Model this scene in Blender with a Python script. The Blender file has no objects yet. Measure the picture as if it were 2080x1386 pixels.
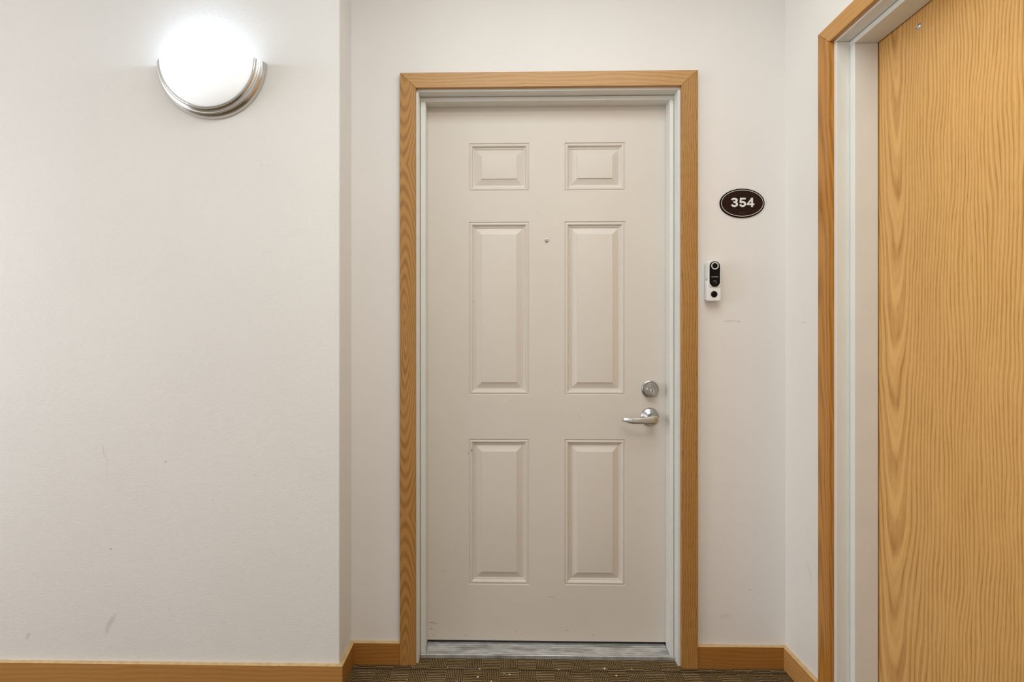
import bpy, bmesh, math, random
from mathutils import Vector, Matrix
random.seed(7)
PI = math.pi
scene = bpy.context.scene
col = scene.collection

# ------------------------------------------------------------------ camera, light, exposure
EYE = 1.163                                   # eye height above the carpet
F_PX = 1090.0
cam_d = bpy.data.cameras.new('camera'); cam = bpy.data.objects.new('camera', cam_d); col.objects.link(cam)
cam.location = (0, 0, EYE); cam.rotation_euler = (PI/2, 0, math.atan(.0195))
cam_d.sensor_width = 36; cam_d.lens = F_PX/2080*36
cam_d.shift_x = (1040-994.745)/2080; cam_d.shift_y = 7/2080
cam_d.clip_start = .02
scene.camera = cam
w = bpy.data.worlds.new('world'); scene.world = w; w.use_nodes = True
w.node_tree.nodes['Background'].inputs[0].default_value = (.9, .95, 1, 1)
w.node_tree.nodes['Background'].inputs[1].default_value = .05
scene.view_settings.view_transform = 'Standard'; scene.view_settings.look = 'None'
scene.view_settings.gamma = 1; scene.view_settings.exposure = 0.0
scene.view_settings.use_curve_mapping = False

def area(name, loc, rot, sx, sy, power, colour):
    l = bpy.data.lights.new(name, 'AREA'); l.shape = 'RECTANGLE'; l.size = sx; l.size_y = sy
    l.energy = power; l.color = colour
    o = bpy.data.objects.new(name, l); col.objects.link(o); o.location = loc; o.rotation_euler = rot
    return o
CEIL = 2.70
area('ceiling_light_by_the_doors', (.2, 1.0, CEIL-.03), (0, 0, 0), 1.2, .5, 10.5, (.86, .98, 1))
area('corridor_ceiling_light', (.2, .2, CEIL-.03), (0, 0, 0), 1.2, .7, 16.5, (1, .95, .84))
area('added_end_fill', (-4.1, .4, 1.5), (PI/2, 0, -PI/2), 1.8, 2.0, 62, (.94, .97, 1))  # added fill from the unseen left end; the corridor has no window there

# ------------------------------------------------------------------ node helpers
def srgb(r, g, b):
    f = lambda c: (c/255/12.92) if c/255 <= .04045 else ((c/255+.055)/1.055)**2.4
    return (f(r), f(g), f(b), 1)
class NT:
    def __init__(s, name):
        s.m = bpy.data.materials.new(name); s.m.use_nodes = True; s.t = s.m.node_tree
        s.b = s.t.nodes['Principled BSDF']; s.n = s.t.nodes; s.l = s.t.links
        tc = s.n.new('ShaderNodeTexCoord'); s.obj = tc.outputs['Object']
    def put(s, v, sock):
        if hasattr(v, 'links'): s.l.new(v, sock)
        else: sock.default_value = v
    def math(s, op, a, b=None, c=None):
        n = s.n.new('ShaderNodeMath'); n.operation = op; s.put(a, n.inputs[0])
        if b is not None: s.put(b, n.inputs[1])
        if c is not None: s.put(c, n.inputs[2])
        return n.outputs[0]
    def sep(s, v):
        n = s.n.new('ShaderNodeSeparateXYZ'); s.put(v, n.inputs[0]); return n.outputs
    def comb(s, x, y, z):
        n = s.n.new('ShaderNodeCombineXYZ')
        for i, v in enumerate((x, y, z)): s.put(v, n.inputs[i])
        return n.outputs[0]
    def mapping(s, v, loc=(0,0,0), rot=(0,0,0), sc=(1,1,1)):
        n = s.n.new('ShaderNodeMapping'); s.put(v, n.inputs[0])
        n.inputs['Location'].default_value = loc; n.inputs['Rotation'].default_value = rot; n.inputs['Scale'].default_value = sc
        return n.outputs[0]
    def noise(s, v, scale=5, detail=2, rough=.5, dist=0):
        n = s.n.new('ShaderNodeTexNoise'); s.put(v, n.inputs['Vector']); n.inputs['Scale'].default_value = scale
        n.inputs['Detail'].default_value = detail; n.inputs['Roughness'].default_value = rough
        n.inputs['Distortion'].default_value = dist
        return n.outputs[0]
    def rng(s, v, a, b, c, d, smooth=True):
        n = s.n.new('ShaderNodeMapRange'); s.put(v, n.inputs[0])
        if smooth: n.interpolation_type = 'SMOOTHSTEP'
        for i, x in enumerate((a, b, c, d)): s.put(x, n.inputs[i+1])
        return n.outputs[0]
    def mix(s, f, a, b, mode='MIX'):
        n = s.n.new('ShaderNodeMix'); n.data_type = 'RGBA'; n.blend_type = mode
        s.put(f, n.inputs[0]); s.put(a, n.inputs[6]); s.put(b, n.inputs[7]); return n.outputs[2]
    def bump(s, h, strength=.3, dist=.002):
        n = s.n.new('ShaderNodeBump'); s.put(h, n.inputs['Height']); n.inputs['Strength'].default_value = strength
        n.inputs['Distance'].default_value = dist; s.l.new(n.outputs[0], s.b.inputs['Normal'])
    def marks(s, colour, marks, plane='XZ'):
        """scuffs, chips and pin holes with a shape of their own; each (a, z, half length, half width, tilt deg, strength, tint)"""
        nz = s.noise(s.obj, 140, 2)
        for a, z, hl, hw, tilt, st, tint in marks:
            cx = (a, 0, z) if plane == 'XZ' else (0, a, z)
            x, y, zz = s.sep(s.obj)
            p = x if plane == 'XZ' else y
            da = s.math('SUBTRACT', p, a); dz = s.math('SUBTRACT', zz, z)
            c_, s_ = math.cos(math.radians(tilt)), math.sin(math.radians(tilt))
            u = s.math('DIVIDE', s.math('ADD', s.math('MULTIPLY', da, c_), s.math('MULTIPLY', dz, s_)), hl)
            v = s.math('DIVIDE', s.math('SUBTRACT', s.math('MULTIPLY', dz, c_), s.math('MULTIPLY', da, s_)), hw)
            v = s.math('ADD', v, s.math('MULTIPLY', s.math('MULTIPLY', u, u), .6))
            r = s.math('SQRT', s.math('ADD', s.math('MULTIPLY', u, u), s.math('MULTIPLY', v, v)))
            r = s.math('ADD', r, s.math('MULTIPLY', s.math('SUBTRACT', nz, .5), .9))
            f = s.rng(r, .25, 1.0, st, 0.0)
            colour = s.mix(f, colour, tint)
        return colour

def plain(name, rgba, rough=.5, metal=0, spec=.5, emis=None, es=0, noise=0.0, nscale=20):
    n = NT(name)
    n.b.inputs['Roughness'].default_value = rough; n.b.inputs['Metallic'].default_value = metal
    n.b.inputs['Specular IOR Level'].default_value = spec
    v = n.noise(n.obj, nscale, 3)
    n.l.new(n.mix(n.rng(v, .3, .7, 0, 1), rgba, tuple(c*(1-noise) for c in rgba[:3])+(1,)), n.b.inputs['Base Color'])
    if emis: n.b.inputs['Emission Color'].default_value = emis; n.b.inputs['Emission Strength'].default_value = es
    return n.m

def wall_mat(name, rgba, bump, scale, marks=(), plane='XZ', soft=None):
    n = NT(name)
    big = n.rng(n.noise(n.obj, 2.2, 3), .3, .7, 0, 1)
    c = n.mix(big, rgba, tuple(x*.975 for x in rgba[:3])+(1,))
    c = n.marks(c, marks, plane)
    n.l.new(c, n.b.inputs['Base Color'])
    n.b.inputs['Roughness'].default_value = .55; n.b.inputs['Specular IOR Level'].default_value = .35
    h1 = n.noise(n.mapping(n.obj, sc=(1, 1, 1.5)), scale, 3, .55)
    h2 = n.noise(n.obj, scale*.25, 2)
    n.bump(n.math('ADD', h1, n.math('MULTIPLY', h2, .6)), bump, .0022)
    return n.m

def oak(name, light, dark, along='Z', across='X', a0=.0, d0=.02, tilt=.05, freq=150, ring=.55, pores=.5, warp=.006, rough=.38, zo=0.0, zc=None, pf=1.0, fine=0.0, dmax=None):
    """sawn oak: growth rings of a slightly tilted trunk cut by the board, plus pores drawn out along the grain"""
    n = NT(name)
    x, y, z = n.sep(n.obj); d = {'X': x, 'Y': y, 'Z': z}
    L = d[along]; O = d[[k for k in 'XYZ' if k not in (along, across)][0]]
    A = n.math('ADD', d[across], n.math('MULTIPLY', O, .8))
    lw = n.comb(n.math('MULTIPLY', A, 3.5), n.math('MULTIPLY', L, 1.1), zo)
    wob = n.math('SUBTRACT', n.noise(lw, 2.2, 2), .5)
    wob2 = n.math('SUBTRACT', n.noise(n.comb(n.math('MULTIPLY', A, 40), n.math('MULTIPLY', L, 4), zo), 1.0, 2), .5)
    aa = n.math('ADD', n.math('SUBTRACT', A, a0), n.math('ADD', n.math('MULTIPLY', wob, warp*9), n.math('MULTIPLY', wob2, warp*.6)))
    Lz = L if zc is None else n.math('ABSOLUTE', n.math('SUBTRACT', L, zc))
    dd = n.math('ADD', n.math('MULTIPLY', Lz, tilt), d0)
    if dmax: dd = n.math('PINGPONG', dd, dmax)
    r = n.math('SQRT', n.math('ADD', n.math('MULTIPLY', aa, aa), n.math('MULTIPLY', dd, dd)))
    ph = n.math('MULTIPLY', r, freq*2*PI)
    st = n.math('MULTIPLY_ADD', n.math('SINE', ph), .5, .5)
    st = n.math('POWER', st, 1.6)
    if fine:
        s2 = n.math('MULTIPLY_ADD', n.math('SINE', n.math('MULTIPLY_ADD', ph, 2.37, n.math('MULTIPLY', wob2, 5.0))), .5, .5)
        st = n.math('ADD', n.math('MULTIPLY', st, 1-fine*.6), n.math('MULTIPLY', n.math('POWER', s2, 2.0), fine))
    brk = n.rng(n.noise(n.comb(n.math('MULTIPLY', A, 60), n.math('MULTIPLY', L, 6), zo+3), 1.0, 3), .3, .7, .55, 1.0)
    st = n.math('MULTIPLY', st, brk)
    pore = n.noise(n.comb(n.math('MULTIPLY', A, 900*pf), n.math('MULTIPLY', L, 28*pf), n.math('MULTIPLY', zo, 7.)), 1.0, 2, .6)
    pore = n.rng(pore, .48, .72, 0, 1)
    tone = n.rng(n.noise(n.comb(n.math('MULTIPLY', A, 8), n.math('MULTIPLY', L, .9), zo+9), 1.0, 2), .3, .7, 0, 1)
    c = n.mix(n.math('MULTIPLY', tone, .35), light, tuple(l*.8 for l in light[:3])+(1,))
    c = n.mix(n.math('MULTIPLY', st, ring), c, dark)
    pd = n.math('MULTIPLY', n.math('MULTIPLY', pore, pores), n.math('MULTIPLY_ADD', st, .6, .4))
    c = n.mix(pd, c, tuple(k*.6 for k in dark[:3])+(1,))
    n.l.new(c, n.b.inputs['Base Color'])
    n.b.inputs['Roughness'].default_value = rough; n.b.inputs['Specular IOR Level'].default_value = .4
    n.bump(n.math('SUBTRACT', 1.0, n.math('ADD', n.math('MULTIPLY', st, .4), n.math('MULTIPLY', pore, .3))), .12, .001)
    return n.m

# ------------------------------------------------------------------ mesh helpers
def tag(o, label=None, cat=None, group=None, kind=None):
    if label: o['label'] = label
    if cat: o['category'] = cat
    if group: o['group'] = group
    if kind: o['kind'] = kind
    return o
def empty(name, loc, rz=0):
    o = bpy.data.objects.new(name, None); col.objects.link(o); o.location = loc; o.rotation_euler = (0, 0, rz)
    o.empty_display_size = .1; return o
def obj(name, bm, mat, parent=None, smooth=False, loc=None, bevel=0, seg=2, auto=None):
    bmesh.ops.recalc_face_normals(bm, faces=bm.faces)
    me = bpy.data.meshes.new(name); bm.to_mesh(me); bm.free()
    me.materials.append(mat)
    o = bpy.data.objects.new(name, me); col.objects.link(o)
    if parent: o.parent = parent
    if loc: o.location = loc
    if smooth:
        for p in me.polygons: p.use_smooth = True
        if auto: me.set_sharp_from_angle(angle=math.radians(auto))
    if bevel:
        b = o.modifiers.new('bevel', 'BEVEL'); b.width = bevel; b.segments = seg; b.limit_method = 'ANGLE'; b.angle_limit = math.radians(30)
        b.harden_normals = True
        for p in me.polygons: p.use_smooth = True
        me.set_sharp_from_angle(angle=math.radians(30))
    return o
def box(bm, x0, x1, y0, y1, z0, z1):
    vs = [bm.verts.new((x, y, z)) for x in (x0, x1) for y in (y0, y1) for z in (z0, z1)]
    for f in ((0,1,3,2), (4,6,7,5), (0,4,5,1), (2,3,7,6), (0,2,6,4), (1,5,7,3)): bm.faces.new([vs[i] for i in f])
def prism(bm, poly, axis, a, b):
    """poly of (u, v); axis 'y': (u, y, v); 'x': (x, u, v); 'z': (u, v, z). a and b: numbers or functions of (u, v)"""
    fa = a if callable(a) else (lambda u, v: a); fb = b if callable(b) else (lambda u, v: b)
    mk = {'y': lambda u, v, t: (u, t, v), 'x': lambda u, v, t: (t, u, v), 'z': lambda u, v, t: (u, v, t)}[axis]
    A = [bm.verts.new(mk(u, v, fa(u, v))) for u, v in poly]; B = [bm.verts.new(mk(u, v, fb(u, v))) for u, v in poly]
    bm.faces.new(A); bm.faces.new(B[::-1]); n = len(poly)
    for i in range(n): bm.faces.new((A[i], A[(i+1) % n], B[(i+1) % n], B[i]))
def lathe(bm, prof, cx=0, cz=0, a0=0, a1=2*PI, n=48, sx=1, sz=1):
    """prof: (radius, depth toward the viewer); the axis runs along -Y"""
    full = abs(a1-a0-2*PI) < 1e-6
    rings = []
    for i in range(n if full else n+1):
        a = a0+(a1-a0)*i/n
        rings.append([bm.verts.new((cx+r*math.cos(a)*sx, -d, cz+r*math.sin(a)*sz)) for r, d in prof])
    m = len(rings)
    for i in range(m if full else m-1):
        A, B = rings[i], rings[(i+1) % m]
        for k in range(len(prof)-1):
            vs = [A[k], A[k+1], B[k+1], B[k]]
            bm.faces.new(vs)
    bmesh.ops.remove_doubles(bm, verts=bm.verts, dist=1e-6)
    return rings
def disc(r, d0, d1, n=48, bev=.0006):
    return [(0, d0), (r, d0), (r, d1-bev), (r-bev, d1), (0, d1)]
def ribbon(bm, pts, wd, y0, y1):
    """a stroke of constant width in the XZ plane, y0..y1 thick, butt ends"""
    L, R = [], []
    for i, p in enumerate(pts):
        a = Vector(pts[max(i-1, 0)]); b = Vector(pts[min(i+1, len(pts)-1)])
        t = (b-a).normalized(); nn = Vector((-t.y, t.x))*wd/2
        L.append(Vector(p)+nn); R.append(Vector(p)-nn)
    prism(bm, [tuple(v) for v in L]+[tuple(v) for v in R[::-1]], 'y', y0, y1)

# ------------------------------------------------------------------ room numbers (metres)
YB = 1.953          # wall holding the beige door
YL = 1.8103         # face of the left wall
XL = -.5447         # return of the left wall
XR = 1.0273         # face of the right wall
FAR, REAR = -4.2, -.8
W_ALB = (.795, .770, .745, 1)
SC = (.30, .27, .24, 1)

def zr(z): return z+EYE
m_left = wall_mat('left_wall_paint', W_ALB, .42, 150, marks=[
    (-.811, zr(.609), .0022, .0022, 0, .7, SC), (-.791, zr(.608), .0022, .0026, 0, .7, SC),
    (-1.332, zr(-.700), .0028, .0045, 0, .95, (.06,.05,.04,1)),
    (-1.345, zr(-.40), .0020, .10, 0, .16, SC), (-1.358, zr(-.36), .004, .035, 10, .25, SC),
    (-1.335, zr(-.955), .055, .014, 62, .26, SC), (-1.62, zr(-1.00), .020, .008, 55, .30, SC),
    (-1.142, zr(-.400), .006, .005, 0, .45, SC), (-.836, zr(-.445), .010, .003, 0, .30, SC),
    (-1.13, zr(-.905), .003, .003, 0, .6, SC), (-.98, zr(-.53), .006, .004, -30, .25, SC),
    (-.54, zr(-.74), .003, .010, 0, .5, SC)])
m_back = wall_mat('back_wall_paint', (.81, .772, .745, 1), .14, 110, marks=[
    (.83, zr(.085), .035, .004, 3, .30, SC), (.86, zr(.082), .012, .0025, -8, .45, SC), (.95, zr(.548), .004, .006, 0, .22, SC),
    (.90, zr(-.885), .010, .003, 0, .35, SC), (.81, zr(-.98), .030, .012, 15, .12, SC), (-.335, zr(.98), .003, .003, 0, .4, SC)])
m_right = wall_mat('right_wall_paint', (.83, .795, .755, 1), .14, 110, plane='YZ', marks=[
    (1.84, zr(.075), .03, .0025, 0, .35, SC), (1.80, zr(-.76), .05, .01, 60, .10, SC)])
m_other = wall_mat('corridor_paint', W_ALB, .2, 110)
m_ceil = wall_mat('ceiling_paint', (.86, .85, .83, 1), .5, 60)

def wall_hole(name, x0, x1, z1, hx0, hx1, hz, thick, mat, root):
    """wall with a doorway cut out; local x across, y into the wall"""
    bm = bmesh.new(); xs = [x0, hx0, hx1, x1]; zs = [0, hz, z1]
    for y in (0, thick):
        g = {}
        for i, x in enumerate(xs):
            for k, z in enumerate(zs): g[i, k] = bm.verts.new((x, y, z))
        for i in range(3):
            for k in range(2):
                if i == 1 and k == 0: continue
                bm.faces.new((g[i, k], g[i+1, k], g[i+1, k+1], g[i, k+1]))
        if y == 0: g0 = g
        else:
            loop = [(0,0), (1,0), (1,1), (2,1), (2,0), (3,0), (3,1), (3,2), (2,2), (1,2), (0,2), (0,1)]
            for a, b in zip(loop, loop[1:]+loop[:1]): bm.faces.new((g0[a], g0[b], g[b], g[a]))
    return obj(name, bm, mat)

# floor, ceiling, walls
def carpet():
    n = NT('brown_patterned_carpet')
    x, y, z = n.sep(n.obj)
    wx = n.math('MULTIPLY', n.math('SUBTRACT', n.noise(n.obj, 30, 2), .5), .006)
    X = n.math('ADD', x, wx); Y = n.math('ADD', y, wx)
    cs = .062
    rowi = n.math('FLOOR', n.math('DIVIDE', n.math('ADD', Y, .0251+.053), .118))
    c1 = n.math('GREATER_THAN', n.math('FRACT', n.math('ADD', n.math('DIVIDE', X, .128), n.math('MULTIPLY', rowi, .5))), .5)
    rows = n.math('MULTIPLY_ADD', n.math('SINE', n.math('MULTIPLY', Y, 2*PI/.0095)), .5, .5)
    dg1 = n.math('SINE', n.math('MULTIPLY', n.math('ADD', X, Y), 2*PI/.0125))
    dg2 = n.math('SINE', n.math('MULTIPLY', n.math('SUBTRACT', X, Y), 2*PI/.0125))
    dg = n.math('MULTIPLY_ADD', n.math('MULTIPLY', dg1, dg2), .8, .5)
    loop = n.noise(n.obj, 330, 2, .6)
    pat = n.math('ADD', n.math('MULTIPLY', rows, n.math('SUBTRACT', 1.0, c1)), n.math('MULTIPLY', dg, c1))
    pat = n.math('ADD', n.math('MULTIPLY', pat, .75), n.math('MULTIPLY', n.math('SUBTRACT', loop, .5), .9))
    # dark pick lines between the rows of blocks
    fr = n.math('FRACT', n.math('DIVIDE', n.math('ADD', Y, .0251), .118))
    seam = n.rng(n.math('ABSOLUTE', n.math('SUBTRACT', fr, .45)), .012, .035, 1, 0)
    seam = n.math('MULTIPLY', seam, n.rng(loop, .35, .55, .5, 1))
    c = n.mix(n.rng(pat, .15, .75, 0, 1), srgb(44, 32, 19), srgb(166, 140, 100))
    c = n.mix(n.rng(n.noise(n.obj, 500, 1), .55, .8, 0, .4), c, srgb(165, 140, 100))
    c = n.mix(n.math('MULTIPLY', seam, .85), c, srgb(34, 28, 24))
    n.l.new(c, n.b.inputs['Base Color']); n.b.inputs['Roughness'].default_value = .95
    n.b.inputs['Specular IOR Level'].default_value = .1
    n.bump(n.math('ADD', pat, n.math('MULTIPLY', seam, -.8)), .9, .004)
    return n.m
bm = bmesh.new(); box(bm, FAR-.1, XR+.3, REAR-.1, YB+.4, -.1, 0)
tag(obj('floor', bm, carpet()), 'brown patterned loop pile carpet on the corridor floor', 'floor', kind='structure')
bm = bmesh.new(); box(bm, FAR-.1, XR+.3, REAR-.1, YB+.4, CEIL, CEIL+.1)
tag(obj('ceiling', bm, m_ceil), 'white ceiling above the corridor', 'ceiling', kind='structure')
bm = bmesh.new(); box(bm, FAR, XL, YL, YB+.16, 0, CEIL)
tag(obj('wall_left', bm, m_left, bevel=.0035, seg=3), 'off-white textured wall with the half-round lamp, ending in a square corner', 'wall', kind='structure')
o = wall_hole('wall_back', XL, XR, CEIL, -.328, .672, 2.115, .16, m_back, None); o.location.y = YB
tag(o, 'off-white wall around the beige six-panel door', 'wall', kind='structure')
# right wall: local x runs toward the camera
YS = 1.6584         # far rabbet of the oak door's frame
def wall_right():
    bm = bmesh.new()
    ys = [YB+.16, YS+.03, YS-.97, REAR]; zs = [0, 2.115, CEIL]
    gs = []
    for x in (XR, XR+.19):
        gs.append({(i, k): bm.verts.new((x, y, z)) for i, y in enumerate(ys) for k, z in enumerate(zs)})
        for i in range(3):
            for k in range(2):
                if i == 1 and k == 0: continue
                g = gs[-1]; bm.faces.new((g[i, k], g[i+1, k], g[i+1, k+1], g[i, k+1]))
    loop = [(0,0), (1,0), (1,1), (2,1), (2,0), (3,0), (3,1), (3,2), (2,2), (1,2), (0,2), (0,1)]
    for a, b in zip(loop, loop[1:]+loop[:1]): bm.faces.new((gs[0][a], gs[0][b], gs[1][b], gs[1][a]))
    return obj('wall_right', bm, m_right)
tag(wall_right(), 'off-white wall on the right around the oak door', 'wall', kind='structure')
bm = bmesh.new(); box(bm, FAR-.1, XR+.3, REAR-.1, REAR, 0, CEIL)
tag(obj('wall_rear', bm, m_other), 'plain off-white corridor wall opposite the beige door', 'wall', kind='structure')
bm = bmesh.new(); box(bm, FAR-.1, FAR, REAR, YB+.16, 0, CEIL)
tag(obj('wall_end', bm, m_other), 'plain off-white wall closing the corridor at its left end', 'wall', kind='structure')

# ------------------------------------------------------------------ oak trim materials
OL, OD = (.49, .25, .072, 1), (.19, .072, .013, 1)
m_bb_x = oak('oak_baseboard_x', (.41, .175, .038, 1), (.22, .082, .014, 1), along='X', across='Z', a0=.03, d0=.03, tilt=.03, freq=70, ring=.45, pores=.35, zo=2)
m_bb_y = oak('oak_baseboard_y', (.41, .175, .038, 1), (.22, .082, .014, 1), along='Y', across='Z', a0=.02, d0=.03, tilt=.06, freq=70, ring=.4, pores=.35, zo=4)
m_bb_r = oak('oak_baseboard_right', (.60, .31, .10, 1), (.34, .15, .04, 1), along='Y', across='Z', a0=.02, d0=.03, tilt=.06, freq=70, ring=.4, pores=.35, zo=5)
m_bb_l = oak('oak_baseboard_left', (.50, .245, .072, 1), (.30, .13, .032, 1), along='X', across='Z', a0=.10, d0=.01, tilt=.10, freq=60, ring=.4, pores=.3, zo=6)
m_cas_l = oak('oak_casing_left', OL, OD, a0=.004, d0=.01, tilt=.11, freq=170, ring=.58, pores=.45, zo=1, warp=.004, dmax=.07)
m_cas_r = oak('oak_casing_right', OL, OD, a0=.25, d0=.03, tilt=.02, freq=120, ring=.45, pores=.9, zo=5)
m_cas_t = oak('oak_casing_head', (.54, .295, .105, 1), OD, along='X', across='Z', a0=.10, d0=.05, tilt=.10, freq=80, ring=.30, pores=.25, zo=8)
m_sc_l = oak('oak_side_casing_upright', (.54, .235, .042, 1), (.22, .08, .010, 1), a0=-.002, d0=.02, tilt=.03, freq=120, ring=.6, pores=.5, zo=11)
m_sc_t = oak('oak_side_casing_head', (.58, .29, .08, 1), (.30, .13, .03, 1), along='X', across='Z', a0=.3, d0=.05, tilt=.1, freq=60, ring=.25, pores=.45, zo=13)
m_door_oak = oak('oak_veneer', (.78, .45, .15, 1), (.42, .172, .034, 1), a0=.178, d0=.018, tilt=.050, freq=98, ring=.78, pores=.45, zo=21, warp=.006, rough=.33, zc=2.12, fine=.35)
m_jamb = plain('painted_steel_frame', (.765, .755, .715, 1), .38, noise=.04, nscale=9)
m_jamb_side = plain('side_frame_paint', (.78, .77, .735, 1), .36, noise=.03, nscale=9)
m_gap = plain('dark_gap', (.01, .008, .006, 1), .9)

# ------------------------------------------------------------------ door frames and casings (local: x across, y into the wall)
def door_frame(root_trim, root_frame, W, H, cas, stops, soff, rab, matl, mats):
    """cas: (left outer, left inner, right inner, right outer, top inner, top outer) x, x, x, x, z, z ; stops: (left x, right x, head z)"""
    lo, li, ri, ro, ti, to = cas; t = .017
    ml, mr, mt = mats
    # jambs and head
    xl, xr_, zh = stops; T = rab+soff+.05
    E = 3e-4
    for nm, x0, x1, s0, s1 in (('jamb', -.03, 0, 0, xl), ('jamb', W, W+.03, xr_, W)):
        bm = bmesh.new(); box(bm, x0, x1, -.0012, T, 0, H-E); o = obj(nm, bm, matl, root_frame, bevel=.0012)
        bm = bmesh.new(); box(bm, s0+(0 if s0 > .1 else .0014), s1-(.0014 if s0 > .1 else 0), rab, rab+soff, 0, zh-E)
        obj('door_stop', bm, matl, o, bevel=.0016, seg=3)
    bm = bmesh.new(); box(bm, -.03, W+.03, -.0012, T, H, H+.03); o = obj('head_jamb', bm, matl, root_frame, bevel=.0012)
    bm = bmesh.new(); box(bm, 0, W, rab, rab+soff, zh, H-.0014); obj('door_stop', bm, matl, o, bevel=.0016, seg=3)
    # mitred casing
    g = .0004
    for nm, poly, m in (('casing_board', [(lo, 0), (li, 0), (li, ti), (lo, to)], ml),
                        ('casing_board', [(ri, 0), (ro, 0), (ro, to), (ri, ti)], mr),
                        ('head_casing', [(li+g, ti), (ri-g, ti), (ro-g, to), (lo+g, to)], mt)):
        bm = bmesh.new(); cx = poly[0][0] if nm == 'casing_board' else 0
        prism(bm, [(u-cx, v) for u, v in poly], 'y', -t, -.0013)
        obj(nm, bm, m, root_trim, bevel=.0012, loc=(cx, 0, 0))

R1 = empty('trim_1', (-.298, YB, 0)); F1 = empty('trim_2', (-.298, YB, 0))
tag(R1, 'flat mitred oak casing framing the beige six-panel door', 'door casing', kind='structure')
tag(F1, 'pale grey-green painted steel frame inside the oak casing of the beige door', 'door frame', kind='structure')
door_frame(R1, F1, .9401, zr(.9215), (-.3637+.298, -.306+.298, .6503+.298, .7086+.298, zr(.930), zr(.984)),
           (.0203, .9243, zr(.9045)), .052, .040, m_jamb, (m_cas_l, m_cas_r, m_cas_t))
R2 = empty('trim_3', (XR, YS, 0), -PI/2); F2 = empty('trim_4', (XR, YS, 0), -PI/2)
tag(R2, 'flat mitred oak casing around the oak door on the right wall', 'door casing', kind='structure')
tag(F2, 'white painted steel frame of the oak door on the right', 'door frame', kind='structure')
door_frame(R2, F2, .940, zr(.925), (YS-1.7268, YS-1.6691, .9507, 1.0084, zr(.931), zr(.9845)),
           (.0221, .918, zr(.9078)), .070, .0392, m_jamb_side, (m_sc_l, m_sc_l, m_sc_t))

# nail holes in the casing
m_hole = plain('nail_hole', (.09, .045, .015, 1), .8)
for rt, x, z in ((R1, -.029, zr(.974)), (R1, -.052, zr(.925)), (R1, -.05, zr(.70)), (R2, -.038, zr(.955))):
    bm = bmesh.new(); lathe(bm, disc(.0011, 0, .0003, bev=.0001), n=10)
    obj('nail_hole', bm, m_hole, rt, loc=(x, -.017, z))

# ------------------------------------------------------------------ baseboards
BH, BT = .080, .014
bbp = [(0, 0), (-BT, 0), (-BT, BH-.002), (-BT+.002, BH), (0, BH)]
m_edge_oak = plain('pale_oak_edge', (.66, .45, .22, 1), .5, noise=.2, nscale=40)  # paler oak for the upward-facing faces of the baseboards
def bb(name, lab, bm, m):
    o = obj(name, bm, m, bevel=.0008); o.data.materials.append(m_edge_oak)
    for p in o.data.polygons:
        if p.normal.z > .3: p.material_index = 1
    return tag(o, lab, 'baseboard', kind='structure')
bm = bmesh.new(); prism(bm, [(YL+u, v) for u, v in bbp], 'x', FAR, lambda u, v: XL-(u-YL))
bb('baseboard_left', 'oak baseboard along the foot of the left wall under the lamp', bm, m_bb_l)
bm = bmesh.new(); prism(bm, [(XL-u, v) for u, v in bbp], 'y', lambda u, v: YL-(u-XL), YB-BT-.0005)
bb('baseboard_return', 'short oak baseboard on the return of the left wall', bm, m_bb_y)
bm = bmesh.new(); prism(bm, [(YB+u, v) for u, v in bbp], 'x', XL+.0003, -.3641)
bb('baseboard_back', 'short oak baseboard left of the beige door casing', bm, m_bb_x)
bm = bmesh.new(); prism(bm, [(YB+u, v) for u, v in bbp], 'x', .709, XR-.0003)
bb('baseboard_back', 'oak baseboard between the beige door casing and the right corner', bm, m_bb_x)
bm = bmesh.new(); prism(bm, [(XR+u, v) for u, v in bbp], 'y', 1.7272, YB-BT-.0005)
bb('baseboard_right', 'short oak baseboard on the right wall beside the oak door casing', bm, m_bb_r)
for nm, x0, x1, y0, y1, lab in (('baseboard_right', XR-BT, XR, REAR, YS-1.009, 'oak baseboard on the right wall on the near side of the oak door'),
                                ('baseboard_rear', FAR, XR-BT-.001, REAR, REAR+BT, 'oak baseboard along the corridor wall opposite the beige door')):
    bm = bmesh.new(); box(bm, x0, x1, y0, y1, 0, BH); bb(nm, lab, bm, m_bb_x if nm == 'baseboard_rear' else m_bb_y)

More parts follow.
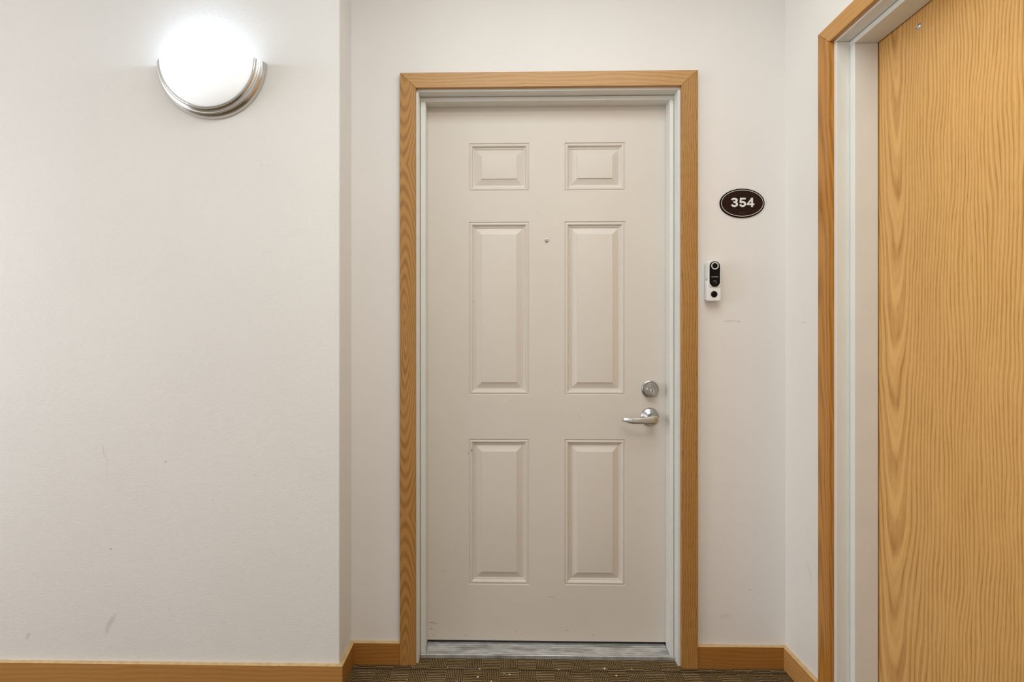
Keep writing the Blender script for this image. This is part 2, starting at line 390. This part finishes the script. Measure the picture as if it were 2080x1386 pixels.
# ------------------------------------------------------------------ beige six-panel door
def beige():
    n = NT('beige_door_enamel')
    c = n.mix(n.rng(n.noise(n.obj, 3, 3), .3, .7, 0, 1), (.715, .655, .595, 1), (.695, .635, .575, 1))
    wt = (.82, .78, .72, 1); dk = (.16, .13, .10, 1); X0, Z0 = -.2725, -zr(0)
    mk = [(1028, 813, 9, 1.6, 22, .8, wt), (958, 915, 2, 4, 0, .8, dk), (951, 920, 1.2, 2.5, 0, .8, dk), (1120, 1213, 10, 1.0, -8, .6, dk),
          (877, 1265, 10, 1.2, 0, .6, dk), (885, 1267, 14, .9, 0, .5, dk), (876, 1278, 6, 1.6, -8, .6, dk), (1047, 1284, 2, 2, 0, .6, dk),
          (1059, 1290, 1.6, 1.6, 0, .5, dk), (1152, 1281, 7, 1.2, 5, .45, dk), (1205, 1290, 2, 2, 0, .5, dk), (947, 1291, 3, 2, 20, .35, dk),
          (880, 1291, 2.5, 1.5, 0, .5, dk), (1178, 847, 12, 1.0, -60, .25, dk), (1004, 1300, 3, 1, 0, .35, dk), (1187, 1188, 8, 1.2, 0, .4, wt),
          (962, 612, 2, 3, 0, .3, dk), (900, 1162, 10, 1.0, 3, .25, dk), (1093, 432, 4, 1.2, 40, .2, dk)]
    out = []
    for px, py, a, b, t, s_, tint in mk:
        Y = 2.045; u = (px-994.745)/F_PX; cc, ss = math.cos(math.atan(.0195)), math.sin(math.atan(.0195))
        X = Y*(u*cc-ss)/(cc+u*ss); Z = (700-py)/F_PX*(-X*ss+Y*cc)
        out.append((X-X0+0, zr(Z)-.034, a/530, b/530, t, s_, tint))
    c = n.marks(c, out)
    n.l.new(c, n.b.inputs['Base Color']); n.b.inputs['Roughness'].default_value = .42
    n.bump(n.noise(n.obj, 12, 2), .04, .003)
    return n.m
m_beige = beige()
LX0, LX1 = -.2865, .6375; LZ0, LZ1 = .0345, zr(.915)      # the leaf, tucked behind the stops
YD = 2.0455
D1 = empty('door_1', (-.2725, YD, .034))
tag(D1, 'closed beige six-panel steel door with satin lever handle', 'door', kind='structure')
pan = []
for c0, c1 in ((-.1194, .1105), (.2451, .4748)):
    for z0, z1 in ((.5845, .7677), (-.1921, .4677), (-.9158, -.3609)):
        pan.append((c0+.2725, c1+.2725, zr(z0)-.034, zr(z1)-.034))
def slab():
    bm = bmesh.new(); x0, x1, z0, z1 = LX0+.2725, LX1+.2725, LZ0-.034, LZ1-.034
    xs = [x0, pan[0][0], pan[0][1], pan[3][0], pan[3][1], x1]
    zs = [z0, pan[2][2], pan[2][3], pan[1][2], pan[1][3], pan[0][2], pan[0][3], z1]
    g = {(i, k): bm.verts.new((x, 0, z)) for i, x in enumerate(xs) for k, z in enumerate(zs)}
    for i in range(5):
        for k in range(7):
            if i in (1, 3) and k in (1, 3, 5): continue
            bm.faces.new((g[i, k], g[i+1, k], g[i+1, k+1], g[i, k+1]))
    b = [bm.verts.new((x, .0445, z)) for x, z in ((x0, z0), (x1, z0), (x1, z1), (x0, z1))]; bm.faces.new(b)
    e = [[g[i, 0] for i in range(6)], [g[5, k] for k in range(8)], [g[i, 7] for i in range(5, -1, -1)], [g[0, k] for k in range(7, -1, -1)]]
    for j, s in enumerate(e): bm.faces.new(s+[b[(j+1) % 4], b[j]])
    return obj('door_slab', bm, m_beige, D1)
slab()
PROF = [(0, 0), (.0016, .0032), (.0030, .0034), (.0055, .0014), (.0085, .0004), (.0115, .0012), (.0140, .0048), (.0162, .0082), (.0185, .0088),
        (.0205, .0090), (.0216, .0118), (.0245, .0122), (.0468, .0040), (.0478, .0012), (.0495, .0010)]
for x0, x1, z0, z1 in pan:
    bm = bmesh.new(); prev = None
    for ins, d in PROF:
        r = [bm.verts.new((x, d, z)) for x, z in ((x0+ins, z0+ins), (x1-ins, z0+ins), (x1-ins, z1-ins), (x0+ins, z1-ins))]
        if prev:
            for j in range(4): bm.faces.new((prev[j], prev[(j+1) % 4], r[(j+1) % 4], r[j]))
        prev = r
    bm.faces.new(prev)
    # facing: normals toward -Y
    o = obj('raised_panel', bm, m_beige, D1)
    me = o.data
    if sum(p.normal.y for p in me.polygons) > 0: me.flip_normals()
    for p in me.polygons: p.use_smooth = True
    me.set_sharp_from_angle(angle=math.radians(9))
# sweep under the leaf
m_rub = plain('black_rubber', (.035, .032, .03, 1), .6)
bm = bmesh.new(); box(bm, .004, .8995, .006, .026, -.008, -.0002)
obj('door_sweep', bm, m_rub, D1, bevel=.001)

m_nickel = plain('satin_nickel', (.66, .65, .64, 1), .27, 1, noise=.12, nscale=60)
m_nickel_dark = plain('satin_nickel_dark', (.50, .49, .48, 1), .30, 1, noise=.15, nscale=50)
m_black = plain('black_plastic', (.004, .004, .005, 1), .3, spec=.15)
# peephole
bm = bmesh.new(); lathe(bm, [(.0040, 0), (.0040, .0026), (.0052, .0034), (.0066, .0030), (.0072, .0014), (.0072, 0)], n=28)
ph = obj('peephole', bm, m_nickel_dark, D1, smooth=True, auto=40, loc=(.1769+.2725, 0, zr(.3951)-.034))
bm = bmesh.new(); lathe(bm, [(0, .0030), (.0018, .0024), (.0042, .0006)], n=20)
tag(obj('lens', bm, plain('lens_glass', (.55, .55, .55, 1), .12, .6), ph, smooth=True), 'tiny shiny glass lens')
# deadbolt
bx, bz = .5672+.2725, zr(-.1690)-.034
bm = bmesh.new(); lathe(bm, [(0, 0), (.0325, 0), (.0328, .0018), (.0318, .0050), (.0290, .0068), (.0268, .0062), (.0262, .0080), (.0258, .0120), (.0232, .0270),
                             (.0215, .0325), (.0195, .0345), (.0186, .0345), (.0182, .0335), (.0160, .0335), (.0157, .0342), (.0132, .0342), (.0130, .0334), (.0105, .0334), (.0100, .0340), (0, .0340)], n=64)
db = obj('deadbolt', bm, m_nickel_dark, D1, smooth=True, auto=35, loc=(bx, 0, bz))
bm = bmesh.new(); lathe(bm, disc(.0075, .0339, .0352), cz=-.004, n=32)
pl = obj('key_cylinder', bm, m_nickel, db, smooth=True, auto=35)
bm = bmesh.new(); box(bm, -.0008, .0008, -.0356, -.0350, -.0085, -.001); box(bm, -.0018, .0018, -.0356, -.0350, -.0040, -.0010)
tag(obj('keyhole', bm, m_black, db), 'dark key slot')
# lever handle
lx, lz = .5660+.2725, zr(-.2745)-.034
bm = bmesh.new()
def sect(x, y, z, ty, tz, n=20, p=3.0):
    r = []
    for i in range(n):
        a = 2*PI*i/n; c_, s_ = math.cos(a), math.sin(a)
        r.append(bm.verts.new((x, y+ty*math.copysign(abs(c_)**(2/p), c_), z+tz*math.copysign(abs(s_)**(2/p), s_))))
    return r
st = [(.0185, -.052, -.004, .0015, .003), (.0175, -.052, -.0045, .006, .008), (.013, -.053, -.005, .0085, .0125), (.004, -.054, -.0055, .0085, .0138), (-.008, -.056, -.0058, .0070, .0128),
      (-.022, -.058, -.0062, .0052, .0108), (-.040, -.060, -.0066, .0042, .0094), (-.060, -.0605, -.0070, .0042, .0088), (-.0760, -.0600, -.0072, .0044, .0090),
      (-.0765, -.0598, -.0072, .0038, .0082), (-.0775, -.0598, -.0072, .0038, .0082), (-.0780, -.0596, -.0072, .0044, .0090), (-.086, -.056, -.0068, .0042, .0084), (-.098, -.048, -.0056, .0036, .0070), (-.111, -.039, -.0046, .0030, .0060), (-.1118, -.0385, -.0046, .001, .004)]
rs = [sect(x, y, z, ty, tz*1.28) for x, y, z, ty, tz in st]
for A, B in zip(rs, rs[1:]):
    for i in range(20): bm.faces.new((A[i], A[(i+1) % 20], B[(i+1) % 20], B[i]))
bm.faces.new(rs[0]); bm.faces.new(rs[-1][::-1])
lv = obj('lever_handle', bm, m_nickel, D1, smooth=True, auto=50, loc=(lx, 0, lz))
bm = bmesh.new(); lathe(bm, [(0, 0), (.0345, 0), (.0350, .0015), (.0340, .0040), (.0300, .0075), (.0150, .0150), (.0130, .0175), (.0122, .0200), (.0115, .0500), (0, .0500)], n=64)
obj('rose', bm, m_nickel_dark, lv, smooth=True, auto=40)
bm = bmesh.new(); lathe(bm, [(0, .0495), (.0098, .0495), (.0098, .0560), (.0090, .0575), (0, .0580)], cz=.005, n=32)
obj('lock_button', bm, m_nickel, lv, smooth=True, auto=40)

# ------------------------------------------------------------------ threshold
def alu():
    n = NT('worn_aluminium')
    x, y, z = n.sep(n.obj)
    v = n.noise(n.comb(n.math('MULTIPLY', x, 9), n.math('MULTIPLY', y, 60), 0), 1.5, 4, .65)
    c = n.mix(n.rng(v, .35, .65, 0, 1), (.64, .65, .65, 1), (.42, .42, .42, 1))
    d = n.rng(n.noise(n.comb(n.math('MULTIPLY', x, 5), n.math('MULTIPLY', y, 30), 3), 1.5, 3), .5, .65, 0, .6)
    c = n.mix(d, c, (.22, .21, .20, 1))
    n.l.new(c, n.b.inputs['Base Color']); n.b.inputs['Metallic'].default_value = .55; n.b.inputs['Roughness'].default_value = .42
    return n.m
T = empty('door_threshold', (.1741, 1.985, 0))
tag(T, 'ribbed aluminium threshold under the beige door', 'threshold')
bm = bmesh.new()
pr = [(0, .0), (0, .0125), (.0012, .0140), (.007, .0142)]
y = .012
pr += [(.0085, .0128)]
while y < .058:
    zb = .0128+(y-.008)*.17
    pr += [(y, zb), (y+.0008, zb+.0016), (y+.0026, zb+.0016), (y+.0034, zb+.0002)]; y += .0105
pr += [(.066, .0232), (.095, .0232), (.095, 0)]
prism(bm, pr, 'x', -.4500, .4500)
o = obj('ribbed_plate', bm, alu(), T)
for xa, xb in ((-.4690, -.4502), (.4502, .4660)):
    bm = bmesh.new(); prism(bm, [(-.0002, 0), (-.0002, .0125), (.0012, .0141), (.0070, .0142), (.0070, 0)], 'x', xa, xb)
    obj('front_lip', bm, o.data.materials[0], T)

# ------------------------------------------------------------------ oak door on the right
D2 = empty('door_2', (XR, YS, 0), -PI/2)
tag(D2, 'flush oak veneer door in the right wall, seen at an angle', 'door', kind='structure')
bm = bmesh.new(); box(bm, .006, .934, .1128, .155, .012, zr(.918)); obj('door_slab', bm, m_door_oak, D2, bevel=.001)
bm = bmesh.new(); lathe(bm, [(0, 0), (.0088, 0), (.0088, .0008), (.0078, .0012), (.0070, .0008), (.0068, .0012), (.0040, .0028), (0, .0034)], n=32)
tag(obj('door_stud', bm, plain('zinc_stud', (.62, .64, .66, 1), .22, 1), D2, smooth=True, auto=40, loc=(.1738, .1128, zr(.867))), 'small round metal stud near the head of the door')

# ------------------------------------------------------------------ room number sign
m_brown = plain('brown_sign', srgb(40, 20, 10), .55, spec=.15, noise=.1)
m_edge = plain('dark_sign_edge', srgb(24, 13, 9), .9, spec=0)
m_white = plain('sign_white', (.80, .77, .74, 1), .5)
SG = empty('room_number_sign', (.8709, YB, zr(.5088)))
tag(SG, 'oval dark brown sign reading 354 on the wall right of the beige door', 'sign')
def ell(a, b, n=72): return [(a*math.cos(2*PI*i/n), b*math.sin(2*PI*i/n)) for i in range(n)]
bm = bmesh.new(); prism(bm, ell(.0800, .0525), 'y', -.0005, -.0045); obj('plate', bm, m_edge, SG, bevel=.0006)
bm = bmesh.new(); prism(bm, ell(.0768, .0495), 'y', -.0046, -.0050); o = obj('face', bm, m_brown, SG)
bm = bmesh.new(); A, B = ell(.0753, .0478), ell(.0738, .0463)
va = [bm.verts.new((u, -.00515, v)) for u, v in A]; vb = [bm.verts.new((u, -.00515, v)) for u, v in B]
vc = [bm.verts.new((u, -.0045, v)) for u, v in A]; vd = [bm.verts.new((u, -.0045, v)) for u, v in B]
for i in range(72):
    j = (i+1) % 72
    bm.faces.new((va[i], va[j], vb[j], vb[i])); bm.faces.new((vc[i], vc[j], va[j], va[i])); bm.faces.new((vb[i], vb[j], vd[j], vd[i]))
obj('border_line', bm, m_white, SG)
s = .0067; Hh = .0332
def arc(cx, cz, rx, rz, a, b, n=16): return [(cx+rx*math.cos(math.radians(a+(b-a)*i/n)), cz+rz*math.sin(math.radians(a+(b-a)*i/n))) for i in range(n+1)]
def glyph(name, strokes, x0, z0=-.0142):
    bm = bmesh.new()
    for k, (pts, wd) in enumerate(strokes): ribbon(bm, [(x0+p[0], z0+p[1]) for p in pts], wd, -.0048, -.0063-.00002*k)
    tag(obj('numeral', bm, m_white, SG), name)
W3 = .0255
glyph('white numeral 3', [(arc(W3/2, Hh-.0090, .0087, .0058, 168, -72), s), ([(.0092, .0179), (.0150, .0179)], .0058), (arc(W3/2+.0004, .0100, .0091, .0067, 72, -172), s)], -.0415)
glyph('white numeral 5', [([(.0040, Hh-.0030), (.0235, Hh-.0030)], .0060), ([(.0068, Hh-.0002), (.0046, .0148)], .0058), (arc(W3/2-.0002, .0107, .0092, .0074, 138, -168), s)], -.0120)
glyph('white numeral 4', [([(.0185, 0), (.0185, Hh)], .0064), ([(0, .0098), (.0265, .0098)], .0056), ([(.0195, Hh-.0012), (.0022, .0102)], .0052)], .0158)
bm = bmesh.new()
for cx in (-.0125, -.0065, -.0005, .0055):
    for i in range(2):
        for k in range(3):
            if (i*3+k+int(cx*1000)) % 3 == 1: continue
            m = Matrix.Translation((cx+i*.0024, -.0050, -.0330-k*.0024))
            bmesh.ops.create_uvsphere(bm, u_segments=8, v_segments=5, radius=.0008, matrix=m)
obj('braille', bm, plain('braille_bead', srgb(84, 62, 50), .4), SG, smooth=True)

# ------------------------------------------------------------------ doorbell camera
m_shell = plain('white_plastic', (.82, .82, .80, 1), .35, noise=.05, nscale=60)
m_shell_side = plain('white_plastic_matte', (.74, .73, .70, 1), .45)
DB = empty('video_doorbell', (.7602, YB, zr(.2260)))
tag(DB, 'white video doorbell with black oval face beside the oak casing', 'doorbell')
def rrect(x0, x1, z0, z1, r, n=7):
    p = []
    for cx, cz, a in ((x1-r, z1-r, 0), (x0+r, z1-r, 90), (x0+r, z0+r, 180), (x1-r, z0+r, 270)):
        p += [(cx+r*math.cos(math.radians(a+90*i/n)), cz+r*math.sin(math.radians(a+90*i/n))) for i in range(n+1)]
    return p
bm = bmesh.new(); prism(bm, rrect(-.0235, .0225, -.067, .066, .006), 'y', -.0005, -.012); obj('wall_mount', bm, m_shell_side, DB, bevel=.001)
bm = bmesh.new(); prism(bm, rrect(-.0250, .0240, -.0715, .002, .007), 'y', -.010, -.0320); obj('battery_housing', bm, m_shell, DB, bevel=.0028, seg=4)
bm = bmesh.new(); prism(bm, rrect(-.0232, .0225, .0055, .0715, .008), 'y', -.0121, -.0240); obj('camera_housing', bm, m_shell_side, DB, bevel=.002, seg=3)
bm = bmesh.new(); prism(bm, rrect(-.0225, .0235, -.022, .0735, .0125), 'y', -.0240, -.0350); fc = obj('front_cover', bm, m_shell, DB, bevel=.0022, seg=4)
bm = bmesh.new(); prism(bm, rrect(-.0180, .0190, -.0235+.002, .0690, .0180, 14), 'y', -.0350, -.0358); bf = obj('camera_face', bm, m_black, DB, bevel=.0004)
tag(bf, 'glossy black oval face')
bm = bmesh.new(); lathe(bm, [(.0098, .0356), (.0098, .0366), (.0108, .0372), (.0124, .0372), (.0130, .0366), (.0130, .0356)], n=40)
tag(obj('lens_ring', bm, m_white, bf, smooth=True, auto=40, loc=(.0008, 0, .0530)), 'white ring around the lens')
bm = bmesh.new(); lathe(bm, [(0, .0366), (.004, .0368), (.0097, .0360)], n=30)
obj('lens', bm, m_black, bf, smooth=True, loc=(.0008, 0, .0530))
bm = bmesh.new(); prism(bm, rrect(-.0120, .0130, .0125, .0155, .0014, 4), 'y', -.0357, -.0361); obj('light_bar', bm, plain('grey_bar', (.22, .21, .20, 1), .4), bf)
m_gb = plain('grey_print', (.16, .16, .16, 1), .5)
bm = bmesh.new(); ribbon(bm, arc(.0000, -.0040, .0048, .0040, 170, 20, 10), .0020, -.0357, -.0360); ribbon(bm, [(.0042, -.0020), (.0046, -.0105)], .0020, -.0357, -.03602)
obj('bell_symbol', bm, m_gb, bf)
bm = bmesh.new(); lathe(bm, [(0, .0340), (.006, .0338), (.0110, .0326), (.0120, .0318)], n=36)
tag(obj('motion_sensor', bm, m_black, DB, smooth=True, loc=(-.0005, 0, -.0475)), 'round black motion sensor below the face')

# ------------------------------------------------------------------ half-round wall lamp
SCN = empty('wall_sconce', (-.9788, YL, zr(.9530)))
tag(SCN, 'half-round frosted glass wall lamp with brushed nickel rim, lit, on the left wall', 'wall lamp')
def brushed():
    n = NT('brushed_nickel')
    x, y, z = n.sep(n.obj)
    ang = n.math('ARCTAN2', z, x); r = n.math('SQRT', n.math('ADD', n.math('MULTIPLY', x, x), n.math('MULTIPLY', z, z)))
    v = n.noise(n.comb(n.math('MULTIPLY', ang, 1.5), n.math('MULTIPLY', r, 900), n.math('MULTIPLY', y, 900)), 1, 2)
    n.l.new(n.mix(v, (.66, .65, .63, 1), (.55, .54, .52, 1)), n.b.inputs['Base Color'])
    n.b.inputs['Metallic'].default_value = 1; n.b.inputs['Roughness'].default_value = .24
    return n.m
ring = [(.150, .0005), (.1865, .0005), (.1872, .003), (.1868, .008), (.1850, .013), (.1815, .018), (.1785, .0215), (.1775, .0225), (.1775, .0262), (.1762, .0275), (.1738, .0280), (.1722, .0292),
        (.1715, .0320), (.1700, .0330), (.1672, .0350), (.1650, .0385), (.1640, .0410), (.1625, .0420), (.1600, .0420), (.1590, .0410), (.1590, .0300), (.150, .0300), (.150, .0005)]
bm = bmesh.new()
rg = lathe(bm, ring[:-1]+[ring[-1]], a0=PI, a1=2*PI, n=72)
bm.verts.ensure_lookup_table()
ed = [e for e in bm.edges if len(e.link_faces) == 1]
bmesh.ops.holes_fill(bm, edges=ed, sides=0)
obj('metal_rim', bm, brushed(), SCN, smooth=True, auto=32)
m_glass = plain('frosted_glass', (.85, .87, .88, 1), .4, emis=(.95, .98, 1, 1), es=.42)
bm = bmesh.new()
N, M = 56, 22; grid = []
for i in range(N+1):
    a = PI+PI*i/N
    grid.append([bm.verts.new((.1575*math.sin(PI/2*k/M)*math.cos(a), -(.036+.070*math.cos(PI/2*k/M)), .1575*math.sin(PI/2*k/M)*math.sin(a))) for k in range(M+1)])
for i in range(N):
    for k in range(M): bm.faces.new((grid[i][k], grid[i][k+1], grid[i+1][k+1], grid[i+1][k]))
bmesh.ops.remove_doubles(bm, verts=bm.verts, dist=1e-5)
o = obj('glass_shade', bm, m_glass, SCN, smooth=True)
sm = o.modifiers.new('thickness', 'SOLIDIFY'); sm.thickness = .003; sm.offset = -1
tag(o, 'glowing frosted white glass bowl')
m_bulb = plain('lit_bulb', (1, 1, 1, 1), .3, emis=(.88, .95, 1, 1), es=2.5)
bm = bmesh.new(); lathe(bm, [(0, .030), (.012, .028), (.017, .02), (.018, .010), (.018, -.010), (.017, -.02), (.012, -.028), (0, -.030)], n=24)
bmesh.ops.rotate(bm, verts=bm.verts, cent=(0, 0, 0), matrix=Matrix.Rotation(PI/2, 3, 'X'))
bl = obj('bulb', bm, m_bulb, SCN, smooth=True, loc=(-.035, -.052, -.032))
l = bpy.data.lights.new('bulb_glow', 'POINT'); l.energy = 1.35; l.color = (.62, .80, 1); l.shadow_soft_size = .018
lo = bpy.data.objects.new('bulb_glow', l); col.objects.link(lo); lo.parent = SCN; lo.location = (-.035, -.062, .004)

# ------------------------------------------------------------------ crumbs on the carpet
bm = bmesh.new()
for i in range(46):
    x = random.uniform(-.42, .98); y = random.uniform(1.80, 1.935) if random.random() < .75 else random.uniform(1.5, 1.8)
    r = random.choice((.0011, .0014, .0018, .0026)) if i % 9 else .0036
    bmesh.ops.create_icosphere(bm, subdivisions=1, radius=r, matrix=Matrix.Translation((x, y, .001+r*.4)) @ Matrix.Diagonal((1, random.uniform(.6, 1.3), .5, 1)))
tag(obj('crumbs', bm, plain('plaster_crumb', (.85, .82, .76, 1), .8)), 'tiny white crumbs scattered on the brown carpet', 'debris', kind='stuff')
